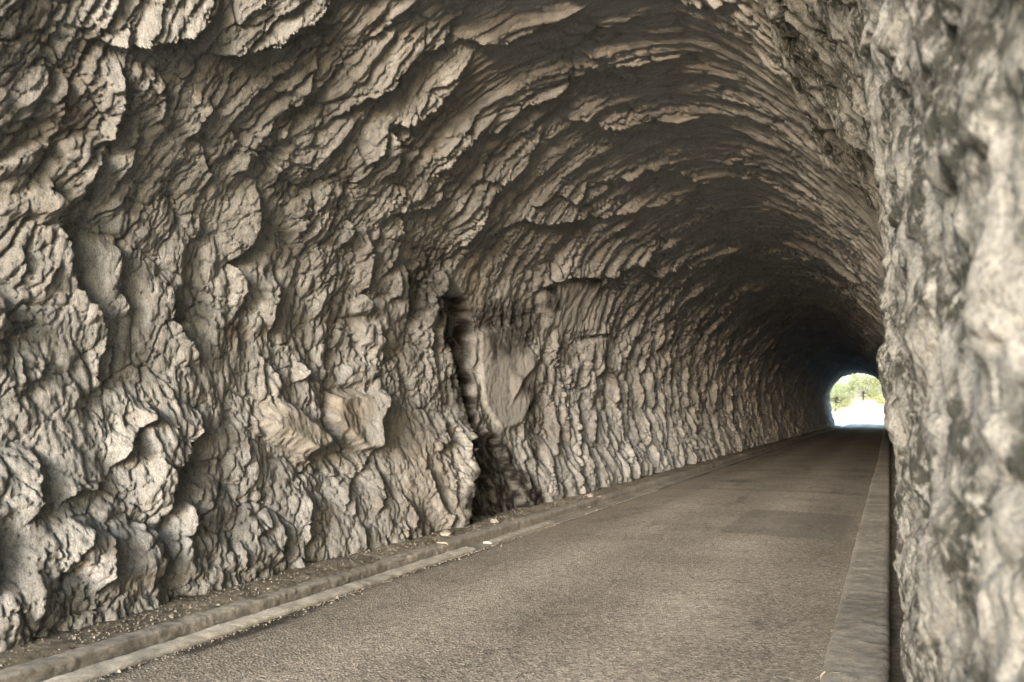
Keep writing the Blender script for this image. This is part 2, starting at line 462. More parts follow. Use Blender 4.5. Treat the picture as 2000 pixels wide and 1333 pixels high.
('n',0.08,[(7.75,0.40),(7.75,0.15)]),
('n',0.08,[(8.15,0.20),(8.16,0.06)]),
('n',0.16,[(6.91,0.81),(6.84,0.58),(6.78,0.30)]),
('n',0.1,[(6.34,0.74),(6.30,0.56),(6.09,0.49)]),
('n',0.12,[(6.43,0.62),(6.45,0.42),(6.37,0.25)]),
('n',0.1,[(5.88,0.43),(5.90,0.23)]),
('n',0.1,[(8.62,0.66),(8.83,0.36),(8.68,0.22)]),
('n',0.15,[(13.92,1.89),(14.37,1.58),(13.98,1.08),(13.38,0.62),(13.32,0.19)]),
('n',0.2,[(15.52,1.84),(14.96,0.90),(14.40,0.18)]),
('n',0.12,[(16.43,2.30),(17.23,1.49),(16.75,0.77)]),
('n',0.15,[(17.93,2.26),(18.41,1.28),(17.83,0.16)]),
('n',0.15,[(12.53,0.99),(12.22,0.29)]),
]
FACES = [
(0.02,0.35,0.06,[(4.40,2.87),(4.74,2.97),(4.84,2.88),(4.82,2.62),(4.80,2.45),(4.73,2.24),(4.58,2.49)]),
(0.1,0.5,0.05,[(7.93,2.81),(8.18,2.94),(8.35,2.87),(8.24,2.69),(8.00,2.68)]),
(0.08,0.5,0.05,[(8.09,2.62),(8.51,2.65),(8.64,2.42),(8.51,2.32),(8.19,2.33)]),
(0.06,0.35,0.05,[(7.91,2.13),(8.34,2.18),(8.50,2.07),(8.33,1.92),(7.78,1.87)]),
(0.16,0.25,0.1,[(6.35,1.53),(6.70,1.70),(6.93,1.66),(7.33,1.41),(7.48,1.25),(7.22,1.18),(7.01,1.16),(6.80,1.26),(6.49,1.37)]),
(0.13,0.25,0.06,[(7.61,1.78),(8.52,1.83),(8.46,1.62),(8.30,1.48),(8.24,1.18),(7.93,1.16),(7.41,1.52)]),
(0.08,0.5,0.06,[(15.49,2.87),(16.61,3.14),(17.22,3.15),(17.36,2.80),(15.87,2.56)]),
(0.05,0.3,0.1,[(13.14,3.84),(15.35,4.19),(16.37,3.94),(16.54,3.30),(15.29,3.04),(13.71,3.05),(13.15,3.43)]),
(0.05,0.1,0.06,[(11.29,2.79),(12.51,3.00),(13.50,2.50),(13.25,1.80),(12.57,1.38),(11.79,1.28),(11.30,1.70)]),
(-0.26,0.6,0.1,[(10.06,3.42),(10.42,3.32),(10.92,3.09),(11.17,2.67),(11.06,1.92),(10.35,0.16),(9.98,0.16),(10.66,1.20),(10.71,1.91),(10.43,2.47)]),
(-0.15,0.6,0.1,[(10.83,1.30),(11.72,1.24),(11.96,0.62),(12.10,0.07),(10.27,0.14)]),
(-0.28,0.8,0.06,[(5.42,2.54),(5.58,2.53),(5.63,2.39),(5.51,2.31),(5.40,2.39)]),
(-0.2,0.8,0.2,[(3.68,0.90),(3.85,0.91),(3.96,0.73),(3.84,0.46),(3.60,0.42)]),
(-0.16,0.8,0.15,[(5.35,1.17),(5.67,1.22),(5.62,1.01),(5.30,0.87),(5.19,0.96)]),
(0.05,0.35,0.06,[(3.80,3.05),(4.13,3.22),(4.22,3.12),(4.19,3.01),(3.82,2.89)]),
(0.05,0.4,0.06,[(4.54,0.71),(4.83,0.74),(4.96,0.67),(4.91,0.34),(4.48,0.38)]),
(0.06,0.5,0.05,[(4.93,1.65),(5.09,1.61),(5.11,1.21),(5.18,1.10),(5.04,1.21),(5.01,1.37)]),
]
STAINS_AND_SHADE = [
(0,1,0.07,[(10.01,3.27),(10.99,3.10),(11.23,2.67),(10.98,1.33),(10.40,0.05),(9.68,0.08),(10.60,1.27),(10.41,2.04)]),  # shade of the deep recess painted into the colour, along with damp moss
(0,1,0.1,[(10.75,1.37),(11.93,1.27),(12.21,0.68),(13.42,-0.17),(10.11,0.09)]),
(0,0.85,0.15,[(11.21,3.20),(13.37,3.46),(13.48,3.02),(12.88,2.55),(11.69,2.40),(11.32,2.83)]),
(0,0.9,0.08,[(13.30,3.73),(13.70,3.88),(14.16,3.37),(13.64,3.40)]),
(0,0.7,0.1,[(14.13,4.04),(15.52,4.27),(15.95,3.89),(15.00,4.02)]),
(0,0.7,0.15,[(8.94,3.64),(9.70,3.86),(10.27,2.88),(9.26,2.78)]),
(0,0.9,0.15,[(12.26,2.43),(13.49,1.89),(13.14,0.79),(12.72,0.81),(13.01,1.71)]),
(1,0.9,0.25,[(6.39,1.61),(6.93,1.69),(7.45,1.29),(7.06,1.15),(6.36,1.38)]),
(1,0.9,0.15,[(7.44,1.75),(8.11,1.76),(7.89,1.23),(7.49,1.46)]),
(1,0.8,0.2,[(10.33,3.60),(11.11,3.65),(11.32,3.14),(10.86,3.01)]),
(1,0.6,0.5,[(8.92,1.43),(10.09,1.42),(9.89,0.05),(8.41,0.24)]),
(1,0.7,0.2,[(10.10,7.25),(9.70,7.69),(10.81,7.51),(10.89,7.12)]),
(1,0.6,0.3,[(7.65,6.66),(7.81,7.31),(8.30,7.16),(8.13,6.59)]),
(1,0.5,0.4,[(3.79,3.13),(4.14,3.26),(4.24,2.98),(3.82,2.89)]),
(2,1,0.1,[(11.33,2.45),(12.46,2.69),(13.31,2.31),(13.03,1.79),(12.50,1.46),(11.85,1.31),(11.34,1.74)]),
(2,0.9,0.2,[(13.70,3.88),(15.30,4.01),(16.32,3.71),(16.39,3.29),(14.31,3.10)]),
(2,0.7,0.25,[(6.50,5.14),(7.42,5.83),(7.90,5.77),(7.65,5.36),(6.98,4.71)]),
(2,0.6,0.2,[(8.65,6.69),(8.98,7.00),(10.45,6.69),(9.70,6.52)]),
(0,0.7,0.3,[(3.43,4.27),(3.69,4.39),(3.68,4.17),(3.53,4.03)]),  # darker patch high up at the near end of the wall
(0,0.6,0.3,[(3.79,0.95),(3.99,0.86),(3.92,0.51),(3.69,0.34)]),  # darker patch low down at the near end of the wall
]
BLOCKS = [
]
# ------------------------------------------------------------------ the bored rock
XC, RAD, SPR = -2.72, 2.78, 2.62        # middle of the bore, vault radius, springing height
TLEN = 2 * SPR + math.pi * RAD
Y_END = 91.0

def profile(t):
    """t metres round the arch from the left foot -> x, z and the inward normal"""
    a = np.clip((t - SPR) / RAD, 0, math.pi)
    foot = .42 * np.exp(-(t / 1.1) ** 2)
    x = np.where(t < SPR, XC - RAD + foot, np.where(t < SPR + math.pi * RAD, XC - RAD * np.cos(a), XC + RAD))
    z = np.where(t < SPR, t, np.where(t < SPR + math.pi * RAD, SPR + RAD * np.sin(a), SPR - (t - SPR - math.pi * RAD)))
    return x, z, np.cos(a), -np.sin(a)

def seg_dist(Y, T, pts):
    """distance to a polyline, side sign (by segment normal) and place along it 0..1"""
    best = np.full(Y.shape, 1e9, np.float32); side = np.zeros_like(best); along = np.zeros_like(best)
    n = len(pts) - 1
    for i in range(n):
        ay, at = pts[i]; by, bt = pts[i + 1]
        dy, dt = by - ay, bt - at
        L2 = dy * dy + dt * dt + 1e-9
        k = np.clip(((Y - ay) * dy + (T - at) * dt) / L2, 0, 1)
        ey = Y - ay - k * dy; et = T - at - k * dt
        d = ey * ey + et * et
        m = d < best
        best = np.where(m, d, best)
        side = np.where(m, np.sign(dy * (T - at) - dt * (Y - ay)), side)
        along = np.where(m, (i + k) / n, along)
    return np.sqrt(best), side, along

def poly_sd(Y, T, pts):
    """signed distance to a closed outline, positive inside"""
    d, _, _ = seg_dist(Y, T, pts + [pts[0]])
    ins = np.zeros(Y.shape, bool)
    for (ay, at), (by, bt) in zip(pts, pts[1:] + [pts[0]]):
        c = (at > T) != (bt > T)
        ins ^= c & (Y < (by - ay) * (T - at) / (bt - at + 1e-12) + ay)
    return np.where(ins, d, -d)

def window(Y, T, ys, ts, pts, pad):
    p = np.array(pts)
    i0, i1 = np.searchsorted(ys, [p[:, 0].min() - pad, p[:, 0].max() + pad])
    j0, j1 = np.searchsorted(ts, [p[:, 1].min() - pad, p[:, 1].max() + pad])
    return slice(j0, j1), slice(i0, i1)

def relief(Y, T, ys, ts):
    Y = Y.astype(np.float32); T = T.astype(np.float32)
    # slow warps bend the cleavage, quick ones fray every edge
    wy = .30 * noise(Y * .45, T * .5, 3) + .03 * noise(Y * 1.6, T * 1.4, 4)
    wt = .35 * noise(Y * .4, T * .45, 5) + .03 * noise(Y * 1.5, T * 1.7, 6)
    fy = .024 * fbm(Y * 7, T * 7, 3, 11, .65); ft = .026 * fbm(Y * 7, T * 7, 3, 12, .65)
    # the beds strike across the bore and sweep forward over the shoulder of the vault
    tk = np.linspace(-1, 16, 800); kk = np.cumsum(.62 * np.exp(-((tk - 4.9) / 1.5) ** 2) - .10 * np.exp(-((tk - .5) / 1.2) ** 2)) * (tk[1] - tk[0])
    far = sstep(9, 22, Y)
    U = Y + wy + fy * .8 - np.interp(T, tk, kk).astype(np.float32) * (1 - .45 * far)
    V = T + wt + ft * .8
    # overall waviness of the bore
    D = (.08 * noise(Y * .22, T * .3, 21) + .045 * noise(Y * .6, T * .55, 22)) * (1 - .6 * sstep(3.8, 5.8, T))
    D -= 1.9 * np.exp(-np.maximum(Y - 1, 0) / 7) * sstep(3.9, 6.4, T) * (1 - .65 * sstep(7.4, 9.4, T))      # the vault flares towards the mouth
    rough = np.ones_like(Y)
    calm = sstep(-.45, .40, noise(Y * .85 + 4, T * .7, 25) + .5 * noise(Y * 1.9, T * 1.6, 26))
    rough *= .45 + .65 * np.maximum(calm, .75 * far)              # calm faces between shattered zones
    fdisp = np.zeros_like(Y); dark = np.zeros_like(Y); ochre = np.zeros_like(Y); pale = np.zeros_like(Y)
    Yw = Y + fy * 1.2; Tw = T + ft * 1.2
    for b, r, w, pts in FACES:
        j, i = window(Y, T, ys, ts, pts, .6)
        sd = poly_sd(Yw[j, i], Tw[j, i], pts)
        f = sstep(-w * .4, w, sd)
        fdisp[j, i] += b * f
        rough[j, i] *= 1 - (1 - r) * f
    for kind, st, w, pts in STAINS_AND_SHADE:
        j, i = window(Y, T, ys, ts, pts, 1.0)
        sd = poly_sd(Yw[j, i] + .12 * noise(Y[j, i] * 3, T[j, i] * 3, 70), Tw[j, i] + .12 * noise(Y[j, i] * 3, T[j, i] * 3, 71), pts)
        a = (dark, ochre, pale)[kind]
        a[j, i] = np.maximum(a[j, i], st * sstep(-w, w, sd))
    for side, h, pts in EDGES:
        j, i = window(Y, T, ys, ts, pts, 1.0)
        y = Yw[j, i]; t = Tw[j, i]
        d, s, al = seg_dist(y, t, pts)
        (ay, at), (by, bt) = pts[0], pts[-1]
        # which sign of s is the proud side: towards the mouth ('n'), up ('u') or down ('d')
        ny, nt_ = -(bt - at), by - ay
        want = {'n': -ny, 'u': nt_, 'd': -nt_, 'c': 1}[side]
        s = s * (1 if want >= 0 else -1)
        taper = np.minimum(1, np.minimum(al, 1 - al) * 5 + .25)
        endfade = np.where((al <= 0) | (al >= 1), np.exp(-d / .10), 1)
        wf = .14 + h * 1.3
        hh = h * (.44 if np.mean([p[1] for p in pts]) < 4.4 else .52) * taper * endfade
        if side == 'c':
            fdisp[j, i] -= hh * np.exp(-(d / .07) ** 1.3)
        else:
            up = hh * np.clip(1 - d / wf, 0, 1) ** 1.25
            dn = -.55 * hh * np.clip(1 - d / (wf * .6), 0, 1) ** 1.5
            fdisp[j, i] += np.where(s > 0, up, dn)
    vault = sstep(2.8, 5.0, T) * (.75 + .25 * far) + .35 * far
    amp = .50 + .62 * far + .35 * sstep(3.8, 5.8, T) * (1 - .2 * far)          # the vault breaks along longer, bolder lips than the wall
    V = np.where(T > 4.2, 4.2 + (V - 4.2) * .62, V)
    tl = .9 + .7 * sstep(3.6, 5.6, T)
    wall = 1 - vault.clip(0, 1)
    # big broken faces, then blocks, then chips; the vault breaks in flatter slabs drawn out along the bedding
    a, g, ca = facets(U / .66, V / .80, 31, .22)
    D += a * (.115 + .05 * far) * rough * (.75 + .25 * wall) - .045 * rough * (1 - sstep(0, .030, g))
    a, g, cb = facets(U / .30 + .3, V / .40, 41, .28)
    D += a * (.064 + .045 * far) * rough * (.85 + .15 * wall) - .034 * rough * (1 - sstep(0, .040, g))
    U2 = U + .006 * noise(Y * 6, T * 6, 7); V2 = V + .006 * noise(Y * 5, T * 6, 8)
    a, g, cc = facets(U2 / .135, V2 / .19, 51, .30)
    D += a * .040 * rough * (.7 + .3 * wall) - .026 * rough * (1 - sstep(0, .06, g))
    a, g, ce = facets(U2 / .072, V2 / .085, 65, .2)
    D += a * .028 * (.25 + .75 * rough) * (1 - .5 * far)
    # upright ribs of the far wall
    a, g, cd = plates(U / .46, V / 1.3, 61, 1.2, .7)
    D += a * .12 * far * (.35 + .65 * wall) * rough - .05 * far * wall * (1 - sstep(0, .10, g))
    # long thin bedding ledges that run round the vault
    for lam, h, sd in ((.52, .080, 101), (.23, .066, 111), (.11, .034, 121), (.05, .008, 125)):
        ph = U2 / lam + 1.1 * noise(U * .30 / lam, V * .45, sd) + .20 * noise(Y * 3, T * 1.6, sd + 1)
        k = np.floor(ph); q = ph - k
        gate = .15 + .85 * sstep(-.30, .25, noise(k * .73 + .5, V * (.30 + .05 / lam), sd + 2) + .08)
        D += h * (vault * (1 + .5 * far) + .12 * wall) * (.35 + .65 * rough) * gate * (q - .5 - .30 * (1 - sstep(0, .08, q)))
    D += .009 * fbm(U2 * 21, V2 * 10, 3, 91, .65, ridged=True) * (.2 + .8 * rough)
    # paler, greyer beds; the vault's colour is lightened in place of missing light
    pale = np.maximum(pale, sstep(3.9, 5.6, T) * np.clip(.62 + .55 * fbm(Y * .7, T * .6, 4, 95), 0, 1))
    cell = np.clip(.45 * cb + .35 * cc + .3 * ca - .05, 0, 1)
    tone = .5 + .55 * fbm(Y * .55, T * .55, 5, 131, .6) + .18 * fbm(Y * 5, T * 3, 3, 132, .6)
    iron = sstep(.12, .5, fbm(Y * 1.1, T * 1.1, 5, 133, .62))
    dark = np.clip(dark * (.55 + .45 * sstep(-.3, .15, fbm(Y * 6, T * 6, 4, 134, .65))), 0, 1)
    seep = sstep(.22, .55, fbm(Y * 1.9 + T * .25, T * .28, 5, 135, .6)) * (1 - sstep(4.5, 6.5, T))
    dark = np.maximum(dark, .42 * seep * (.5 + .5 * fbm(Y * 9, T * 4, 3, 136)))
    return D + fdisp, dict(cell=cell, dark=dark, ochre=ochre, pale=pale, tone=np.clip(tone, 0, 1), iron=iron)

def axis(segs):
    out = []
    y = segs[0][0]
    for y0, y1, f in segs:
        while y < y1:
            out.append(y); y += f(y)
    out.append(segs[-1][1])
    return np.array(out)

ys = axis([(-1.6, 3.2, lambda y: .06), (3.2, 5.0, lambda y: .0115), (5.0, Y_END, lambda y: min(.0115 * (y * y + 30) / 55, .045 if y < 24 else .07 if y < 40 else .12))])
ts = np.concatenate([np.arange(-.15, 6.8, .0130), np.arange(6.8, 10.6, .021), np.arange(10.6, TLEN + .3, .06)])
Yg, Tg = np.meshgrid(ys, ts)
Dg, at = relief(Yg, Tg, ys, ts)
px, pz, nx, nz = profile(Tg)
# the right-hand wall stands a little back behind the jutting rock at the mouth
back = -.16 * sstep(9.2, 10.6, Tg) * (1 - sstep(40, 80, Yg)) - .35 * sstep(8.6, 9.8, Tg) * (1 - sstep(6, 10, Yg))
Dg = Dg * (1 - .45 * sstep(9.4, 10.4, Tg)) + back
# keep the bore open: nothing may reach out over the kerbs
Dg = np.where((Tg < 1.0), np.minimum(Dg, .28), Dg)
crown = np.exp(-((Tg - 7.2) / 2.0) ** 2)
Ym = np.maximum(Yg, -1.6 + 2.6 * crown + .35 * noise(Tg * .8, Tg * 0 + .3, 77))     # the mouth leans back: the vault starts farther in than the walls
P = np.stack([px + nx * Dg, Ym + np.clip(Dg, -.3, .3) * .15, pz + nz * Dg], -1)
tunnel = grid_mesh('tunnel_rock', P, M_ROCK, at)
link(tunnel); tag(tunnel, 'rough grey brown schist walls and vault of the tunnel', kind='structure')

# ------------------------------------------------------------------ jutting rock of the right-hand wall at the mouth
ry = axis([(-7, -1, lambda y: .12), (-1, .5, lambda y: .03), (.5, 7, lambda y: .010 + .0012 * y), (7, 12.5, lambda y: .03)])
rt = np.concatenate([np.arange(6.9, 9.0, .025), np.arange(9.0, 12.2, .012), np.arange(12.2, TLEN + .25, .014)])
Yr, Tr = np.meshgrid(ry, rt)
px, pz, nx, nz = profile(Tr)
fy = Yr.astype(np.float32); ft = Tr.astype(np.float32)
low = sstep(9.6, 11.6, Tr)                           # 0 on the shoulder, 1 on the upright wall
crest_low = np.interp(Yr, [-7, -1.3, .5, 1.3, 1.8, 2.4, 3.2, 4.6, 6.5, 9, 12.5], [-3.2, -1.6, -.62, -.24, -.11, -.05, -.02, .02, -.02, -.22, -.6])
crest_up = np.interp(Yr, [-1.3, 1, 3.0, 5.0, 7.0, 9, 10.5, 12.5], [-.2, -.08, .02, .08, .08, .0, -.2, -.6])
C = crest_up * (1 - low) + crest_low * low - 1.7 * (1 - sstep(7.6, 9.7, Tr)) ** 1.5
C = C - 3.0 * (1 - sstep(-1.2, 1.4, Yr)) * (1 - sstep(9.6, 10.9, Tr))
wy = .10 * noise(fy * 1.6, ft * 1.6, 203); wt = .10 * noise(fy * 1.6, ft * 1.6, 204)
a, g, c1 = plates((fy + wy) / .62, (ft + wt) / .80, 231, .7, .9)
C = C + a * .085 * (1 - .2 * low) - .03 * (1 - sstep(0, .12, g))
a, g, c2 = plates((fy + wy) / .21, (ft + wt) / .27, 241, .6, .9)
C = C + a * .034 - .012 * (1 - sstep(0, .15, g))
a, g, c3 = plates((fy + wy * .6) / .075, (ft + wt * .6) / .09, 251, .6, .9)
C = C + a * .012
C = C + .05 * fbm(fy * 2.2, ft * 2.2, 5, 261, .55) + .030 * noise(fy * 4.5, ft * 4.0, 264) + .012 * fbm(fy * 16, ft * 16, 4, 262, .6)
P = np.stack([px + nx * C, Yr, pz + nz * C], -1)
jut = grid_mesh('portal_rock', P, M_LICHEN)
link(jut); tag(jut, 'pale lichen covered rock jutting from the right tunnel wall at the mouth', kind='structure')

# ------------------------------------------------------------------ cliff round both mouths
def cliff(name, y0, out, label):
    ang = np.linspace(-.3, TLEN + .3 if out > 0 else 9.3, 160)
    rr = np.array([0, .25, .6, 1.1, 1.8, 2.8, 4.2, 6.2, 9, 13, 18, 25, 34][:13 if out < 0 else 4])
    A, Rr = np.meshgrid(ang, rr)
    x, z, nx, nz = profile(np.clip(A, 0, TLEN)); z = np.where(A < 0, A, np.where(A > TLEN, TLEN - A, z))
    fl = (1.9 * sstep(3.9, 6.4, A) * (1 - .65 * sstep(7.4, 9.4, A)) + .12) if out < 0 else 0
    X = x - nx * (Rr + fl); Z = z - nz * (Rr + fl)
    if out < 0: y0 = -1.55 + 2.6 * np.exp(-((A - 7.2) / 2.0) ** 2)
    yy = y0 + out * (-.12 * Rr + .25 * Rr * fbm(X * .25, Z * .25, 4, 301) * np.minimum(1, Rr) - .15 * np.exp(-Rr * 2))
    o = grid_mesh(name, np.stack([X, yy, Z], -1), M_CLIFF, smooth=False)
    link(o); tag(o, label, kind='structure')
cliff('cliff', 1.82, -1, 'rock cliff above the near tunnel mouth')
cliff('cliff', Y_END - .05, 1, 'rock cliff above the far tunnel mouth')

# ------------------------------------------------------------------ ground, road
gx = np.concatenate([-np.geomspace(900, 14, 26), np.linspace(-12, 8, 41), np.geomspace(10, 900, 26)])
gy = np.concatenate([-np.geomspace(900, 3, 24), np.linspace(-1, 94, 40), np.linspace(96, 150, 70), np.geomspace(156, 1500, 24)])
GX, GY = np.meshgrid(gx, gy)
hill = np.clip(GY - 119, 0, 14) * .9 + np.maximum(0, GY - 133) * .25
side = sstep(12, 60, np.abs(GX - XC)) * sstep(92, 110, GY) * 6
GZ = -.12 + hill + side + .25 * fbm(GX * .12, GY * .12, 4, 401) * sstep(98, 112, GY)
g = grid_mesh('ground', np.stack([GX, GY, GZ], -1), M_GROUND)
link(g); tag(g, 'pale gravelly ground outside the tunnel mouths', kind='structure')

rdx = np.concatenate([np.linspace(-4.36, -3.9, 24), np.linspace(-3.85, -.40, 50)])
rdy = axis([(-14, 3, lambda y: .4), (3, 12, lambda y: .05), (12, 108, lambda y: .05 + .006 * (y - 12))])
RX, RY = np.meshgrid(rdx, rdy)
f32x = RX.astype(np.float32); f32y = RY.astype(np.float32)
RZ = .02 + .035 * (1 - ((RX + 2.38) / 1.98) ** 2) + .008 * fbm(f32x * .9, f32y * .5, 3, 411)
edge = np.exp(-((RX + 4.36) / .10) ** 2)
dark = np.clip(edge * (1.1 + 1.3 * noise(f32x * 0 + .5, f32y * .55, 415)) * sstep(2, 3, RY), 0, 1)
dark = np.maximum(dark, 1.6 * np.exp(-((RX + 4.27) / .10) ** 2) * np.exp(-((RY - 5.0) / .75) ** 4))
dark = np.maximum(dark, .8 * np.exp(-((RX + 3.1) / .35) ** 2 - ((RY - 19.5) / .5) ** 2))
dust = np.clip(np.exp(-((RX + 4.1) / .25) ** 2) * sstep(9, 11, RY) * (1 - sstep(18, 26, RY)) + .5 * np.exp(-((RX + .45) / .15) ** 2), 0, 1)
track = np.exp(-((RX + 1.55) / .38) ** 2) + np.exp(-((RX + 3.15) / .38) ** 2) + .25 * fbm(f32x * .7, f32y * .25, 4, 417)
patch = sstep(-.03, .03, .75 - np.abs(RX + 1.3)) * sstep(-.04, .04, 1.4 - np.abs(RY - 12.6)) + .8 * sstep(-.03, .03, .16 - np.abs(RY - 17.6 - .06 * RX))
road = grid_mesh('road', np.stack([RX, RY, RZ], -1), M_ROAD, dict(dark=dark, dust=dust, track=np.clip(track, 0, 1), patch=np.clip(patch, 0, 1)), flip=False)
link(road); tag(road, 'worn single lane asphalt road running through the tunnel', kind='structure')

# gravelly verge between the left kerb and the rock, and the silted channel at the right wall foot
vx = np.concatenate([np.linspace(-6.3, -4.60, 60)])
vy = axis([(-1.5, 3, lambda y: .3), (3, 14, lambda y: .022), (14, 92, lambda y: .02 + .008 * (y - 12))])
VX, VY = np.meshgrid(vx, vy)
a = VX.astype(np.float32); b = VY.astype(np.float32)
VZ = .112 + .035 * np.clip((-4.7 - VX) / .6, 0, 1.5) + .020 * fbm(a * 3, b * 3, 4, 421) + .010 * fbm(a * 22, b * 22, 3, 422)
verge = grid_mesh('verge', np.stack([VX, VY, VZ], -1), M_GRAVEL)
link(verge); tag(verge, 'gravelly dirt verge between the left kerb and the rock wall', kind='structure')
cx = np.linspace(-.06, .5, 14)
CX, CY = np.meshgrid(cx, axis([(-1.5, 16, lambda y: .05), (16, 92, lambda y: .5)]))
CZ = -.01 + .06 * np.clip((CX - .02) / .2, 0, 1) + .02 * fbm(CX * 5, CY * 4, 4, 431)
ch = grid_mesh('channel', np.stack([CX, CY, CZ], -1), M_GRAVEL)
link(ch); tag(ch, 'silted channel between the right kerb and the rock wall', kind='structure')

# ------------------------------------------------------------------ kerbs and gutter: every stone on its own
def stone_bar(name, x0, x1, z0, z1, y0, y1, mat, parent, seed, wear=.012, step=.06):
    """a worn cast or cut bar lying along the road, rounded top edges, pitted and chipped"""
    n = max(3, int((y1 - y0) / step)) + 1
    yy = np.linspace(y0, y1, n)
    b = min(.014, (z1 - z0) * .3)
    key = np.array([(x0, z0), (x0, z1 - b), (x0 + b * .3, z1 - b * .3), (x0 + b, z1), (x1 - b, z1), (x1 - b * .3, z1 - b * .3), (x1, z1 - b), (x1, z0)])
    L = np.concatenate([[0], np.cumsum(np.hypot(*np.diff(key, axis=0).T))])
    k = 22 if step < .1 else 10
    q = np.linspace(0, L[-1], k)
    sx = np.interp(q, L, key[:, 0]); sz = np.interp(q, L, key[:, 1])
    ox = np.gradient(sz); oz = -np.gradient(sx); m = np.hypot(ox, oz) + 1e-9
    ox, oz = -ox / m * -1, -oz / m * -1
    YY, QQ = np.meshgrid(yy.astype(np.float32), q.astype(np.float32), indexing='ij')
    d = wear * fbm(YY * 5, QQ * 9 + seed, 4, seed, .6) + wear * .45 * fbm(YY * 28, QQ * 28, 3, seed + 5, .6)
    a, g, _ = plates(YY / .22, QQ / .12, seed + 3, .3, 1.0)
    d = d + wear * .35 * a
    sgn = -1.0
    P = np.stack([sx[None] + sgn * ox[None] * d, YY, sz[None] + sgn * oz[None] * d], -1)
    V = P.reshape(-1, 3).tolist()
    F = [(r * k + c, (r + 1) * k + c, (r + 1) * k + c + 1, r * k + c + 1) for r in range(n - 1) for c in range(k - 1)]
    nv = len(V); V += V[:k] + V[(n - 1) * k:]
    F.append(tuple(range(nv, nv + k))); F.append(tuple(reversed(range(nv + k, nv + 2 * k))))
    o = poly_mesh(name, V, F, mat, True)
    o.data.polygons[len(F) - 1].use_smooth = False; o.data.polygons[len(F) - 2].use_smooth = False
    return link(o, parent)

def bar_root(name, label):
    e = bpy.data.objects.new(name, None); e.empty_display_size = .2
    link(e); tag(e, label, kind='structure')
    return e

rk = bar_root('kerb', 'low worn stone kerb at the foot of the right rock wall')
y = -4.3
i = 0
while y < 92:
    L = 3.2 if y < 40 else 6.4
    stone_bar('kerb_stone', -.40 + random.uniform(-.012, .012), -.055, -.08, .115 + random.uniform(-.002, .002), y + .0006, y + L - .0006, M_RKERB, rk, 500, .012, .03 if y < 20 else .4)
    y += L; i += 1
lk = bar_root('kerb', 'mossy concrete kerb holding back the gravel verge on the left')
y = -1.0; i = 0
while y < 92:
    L = random.uniform(2.6, 3.4) if y < 30 else 5.0
    stone_bar('kerb_stone', -4.72, -4.575, -.06, .125 + random.uniform(-.012, .012), y + .001, y + L - .001, M_KERB, lk, 600, .012, .018 if y < 14 else .3)
    y += L; i += 1
gs = bar_root('gutter', 'pale concrete gutter strip between the left kerb and the asphalt')
for i, (a, b) in enumerate([(-.8, 2.1), (2.103, 5.0), (5.003, 8.85), (9.4, 11.6), (70.0, 91)]):
    stone_bar('gutter_slab', -4.53, -4.355 + (.0 if i != 3 else -.06), -.06, .050 if i < 3 else .034, a, b, M_STRIP, gs, 700, .009, .03 if i < 4 else .5)
sl = grid_mesh('silt', np.stack(np.meshgrid([-4.60, -4.52, -4.42, -4.34], axis([(-1.5, 92, lambda y: .5)])) + [np.full((len(axis([(-1.5, 92, lambda y: .5)])), 4), .012)], -1), M_KERB)
link(sl); tag(sl, 'dark silt lying along the left gutter', kind='structure')

# ------------------------------------------------------------------ loose stones and gravel
def stone_mesh(seed, sx, sy, sz):
    rnd = random.Random(seed)
    n, m = 7, 5
    V = []
    for i in range(m + 1):
        th = math.pi * i / m
        for j in range(n):
            ph = 2 * math.pi * j / n + i * .4
            r = 1 + rnd.uniform(-.25, .22)
            V.append((sx * r * math.sin(th) * math.cos(ph), sy * r * math.sin(th) * math.sin(ph), sz * r * math.cos(th)))
    F = []
    for i in range(m):
        for j in range(n):
            F.append((i * n + j, (i + 1) * n + j, (i + 1) * n + (j + 1) % n, i * n + (j + 1) % n))
    o = poly_mesh('loose_stone', V, F, M_KERB)
    return o.data
def verge_z(x): return .112 + .035 * min(1.5, max(0, (-4.7 - x) / .6))
LS = [
 (-4.78, 14.2, .06, 'flat grey stone lying at the foot of the ribbed wall beyond the recess'),
 (-4.86, 9.1, .07, 'broken stone slab resting against the rock just before the dark recess'),
 (-4.84, 10.4, .06, 'dark wet stone lying in front of the damp recess'),
]
for i, (x, y, r, lab) in enumerate(LS):
    o = bpy.data.objects.new('loose_stone', stone_mesh(i + 3, r, r * 1.2, r * .6))
    o.location = (x, y, verge_z(x) + r * .35); o.rotation_euler = (0, 0, i * 1.3)
    link(o); tag(o, lab, 'stone')

def scatter(name, pts, label, seed):
    rnd = random.Random(seed)
    V = []; F = []
    for x, y, z, r in pts:
        b = len(V); a = rnd.uniform(0, 6.28); c, s = math.cos(a), math.sin(a)
        p, q, h = r * rnd.uniform(.8, 1.4), r * rnd.uniform(.7, 1.1), r * rnd.uniform(.5, .9)
        V += [(x + c * p, y + s * p, z), (x - s * q, y + c * q, z + h * .3), (x - c * p, y - s * p, z), (x + s * q, y - c * q, z - h * .2), (x + rnd.uniform(-.3, .3) * r, y, z + h), (x, y, z - h)]
        F += [(b, b + 1, b + 4), (b + 1, b + 2, b + 4), (b + 2, b + 3, b + 4), (b + 3, b, b + 4), (b + 1, b, b + 5), (b + 2, b + 1, b + 5), (b + 3, b + 2, b + 5), (b, b + 3, b + 5)]
    o = poly_mesh(name, V, F, M_STONE)
    link(o); tag(o, label, 'gravel', kind='stuff')
rnd = random.Random(5)
pts = []
for k in range(2400):
    y = 3 + 12 * rnd.random() ** 1.2
    x = -4.74 - abs(rnd.gauss(0, .32))
    pts.append((x, y, verge_z(x) + .002, min(.016, .0045 * math.exp(abs(rnd.gauss(0, .6))))))
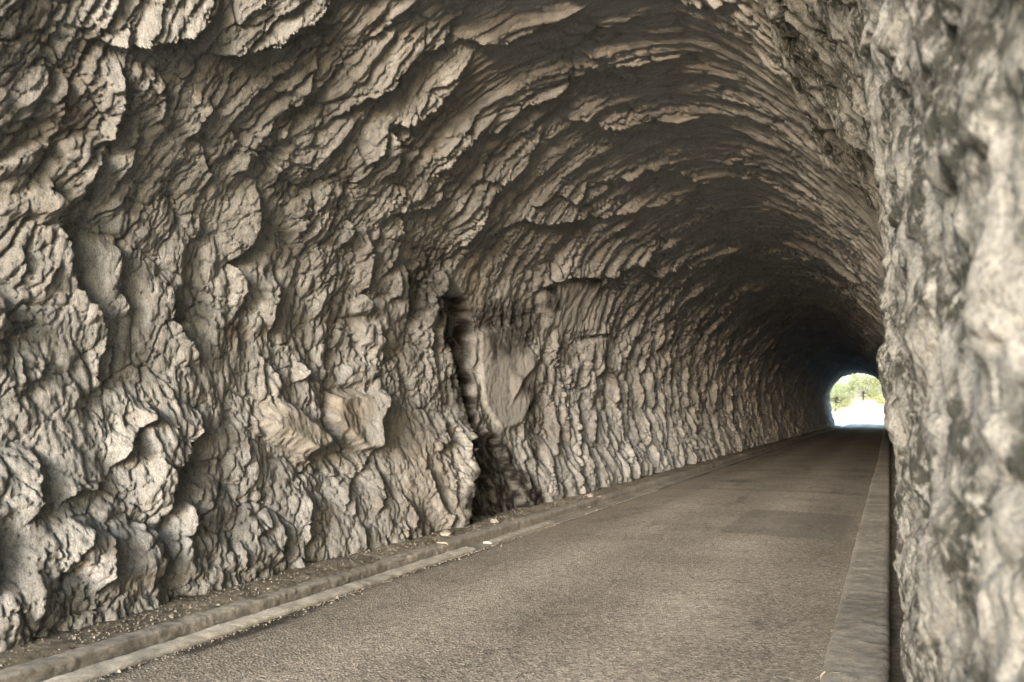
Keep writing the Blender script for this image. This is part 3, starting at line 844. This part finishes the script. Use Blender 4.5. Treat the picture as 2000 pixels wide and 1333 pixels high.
scatter('gravel', pts, 'loose gravel and rock chips scattered along the left verge', 1)
pts = []
for k in range(2600):
    y = 3 + 14 * rnd.random()
    x = rnd.choice([-4.556 + rnd.gauss(0, .012), -4.33 + abs(rnd.gauss(0, .05)), -4.33 + abs(rnd.gauss(0, .02))])
    pts.append((x, y, .03 if x < -4.4 else .026, .003 * math.exp(abs(rnd.gauss(0, .6)))))
for k in range(500):
    pts.append((-.41 - abs(rnd.gauss(0, .05)), 4 + 14 * rnd.random(), .022, .003 * math.exp(abs(rnd.gauss(0, .5)))))
scatter('grit', pts, 'fine grit collected along the road edges', 2)

# ------------------------------------------------------------------ trees beyond the far mouth
def tree(x, y, z, h, r, seed, label):
    rnd = random.Random(seed)
    e = bpy.data.objects.new('bush', None); e.location = (x, y, z); link(e)
    tag(e, label, 'bush', 'bushes on the bank beyond the far mouth')
    V = []; F = []
    def limb(p, q, r0, r1):
        p = Vector(p); q = Vector(q); d = (q - p).normalized(); s = d.orthogonal().normalized(); t = d.cross(s); b = len(V)
        for c, rr in ((p, r0), (q, r1)):
            for k in range(6):
                a = k * math.pi / 3; V.append(tuple(c + (s * math.cos(a) + t * math.sin(a)) * rr))
        for k in range(6): F.append((b + k, b + (k + 1) % 6, b + 6 + (k + 1) % 6, b + 6 + k))
    limb((0, 0, -.3), (.1, .1, h * .45), h * .03, h * .02); limb((.1, .1, h * .45), (.2, 0, h * .9), h * .02, h * .005)
    clumps = []
    for k in range(16):
        a = rnd.uniform(0, 6.28); zz = h * rnd.uniform(.10, .95); rad = r * rnd.uniform(.35, 1) * (1.1 - abs(zz / h - .55))
        c = (math.cos(a) * rad, math.sin(a) * rad, zz); clumps.append(c)
        limb((.1, .1, min(c[2], h * rnd.uniform(.1, .5))), c, h * .009, h * .003)
    link(poly_mesh('trunk', V, F, M_BARK), e)
    V = []; F = []
    for c in clumps:
        for k in range(150):
            p = Vector(c) + Vector((rnd.gauss(0, 1), rnd.gauss(0, 1), rnd.gauss(0, .8))) * r * .22
            n = Vector((rnd.gauss(0, 1), rnd.gauss(0, 1), rnd.gauss(0, 1))).normalized(); s = n.orthogonal() * rnd.uniform(.06, .14); t = n.cross(s)
            b = len(V); V += [tuple(p - s), tuple(p + t * .5), tuple(p + s), tuple(p - t * .5)]; F.append((b, b + 1, b + 2, b + 3))
    link(poly_mesh('crown', V, F, M_LEAF), e)
tree(-6.6, 121.0, 1.7, 3.6, 2.0, 1, 'light green bush low on the pale bank at the left of the far mouth')
tree(-3.2, 122.6, 3.1, 3.4, 2.0, 2, 'yellow green bush on the pale bank behind the far mouth')
tree(-.4, 122.0, 2.6, 3.6, 1.9, 3, 'leafy bush on the pale bank at the right of the far mouth')
tree(-8.8, 123.5, 3.9, 4.0, 2.2, 4, 'bushy tree higher up the pale bank beyond the far mouth')
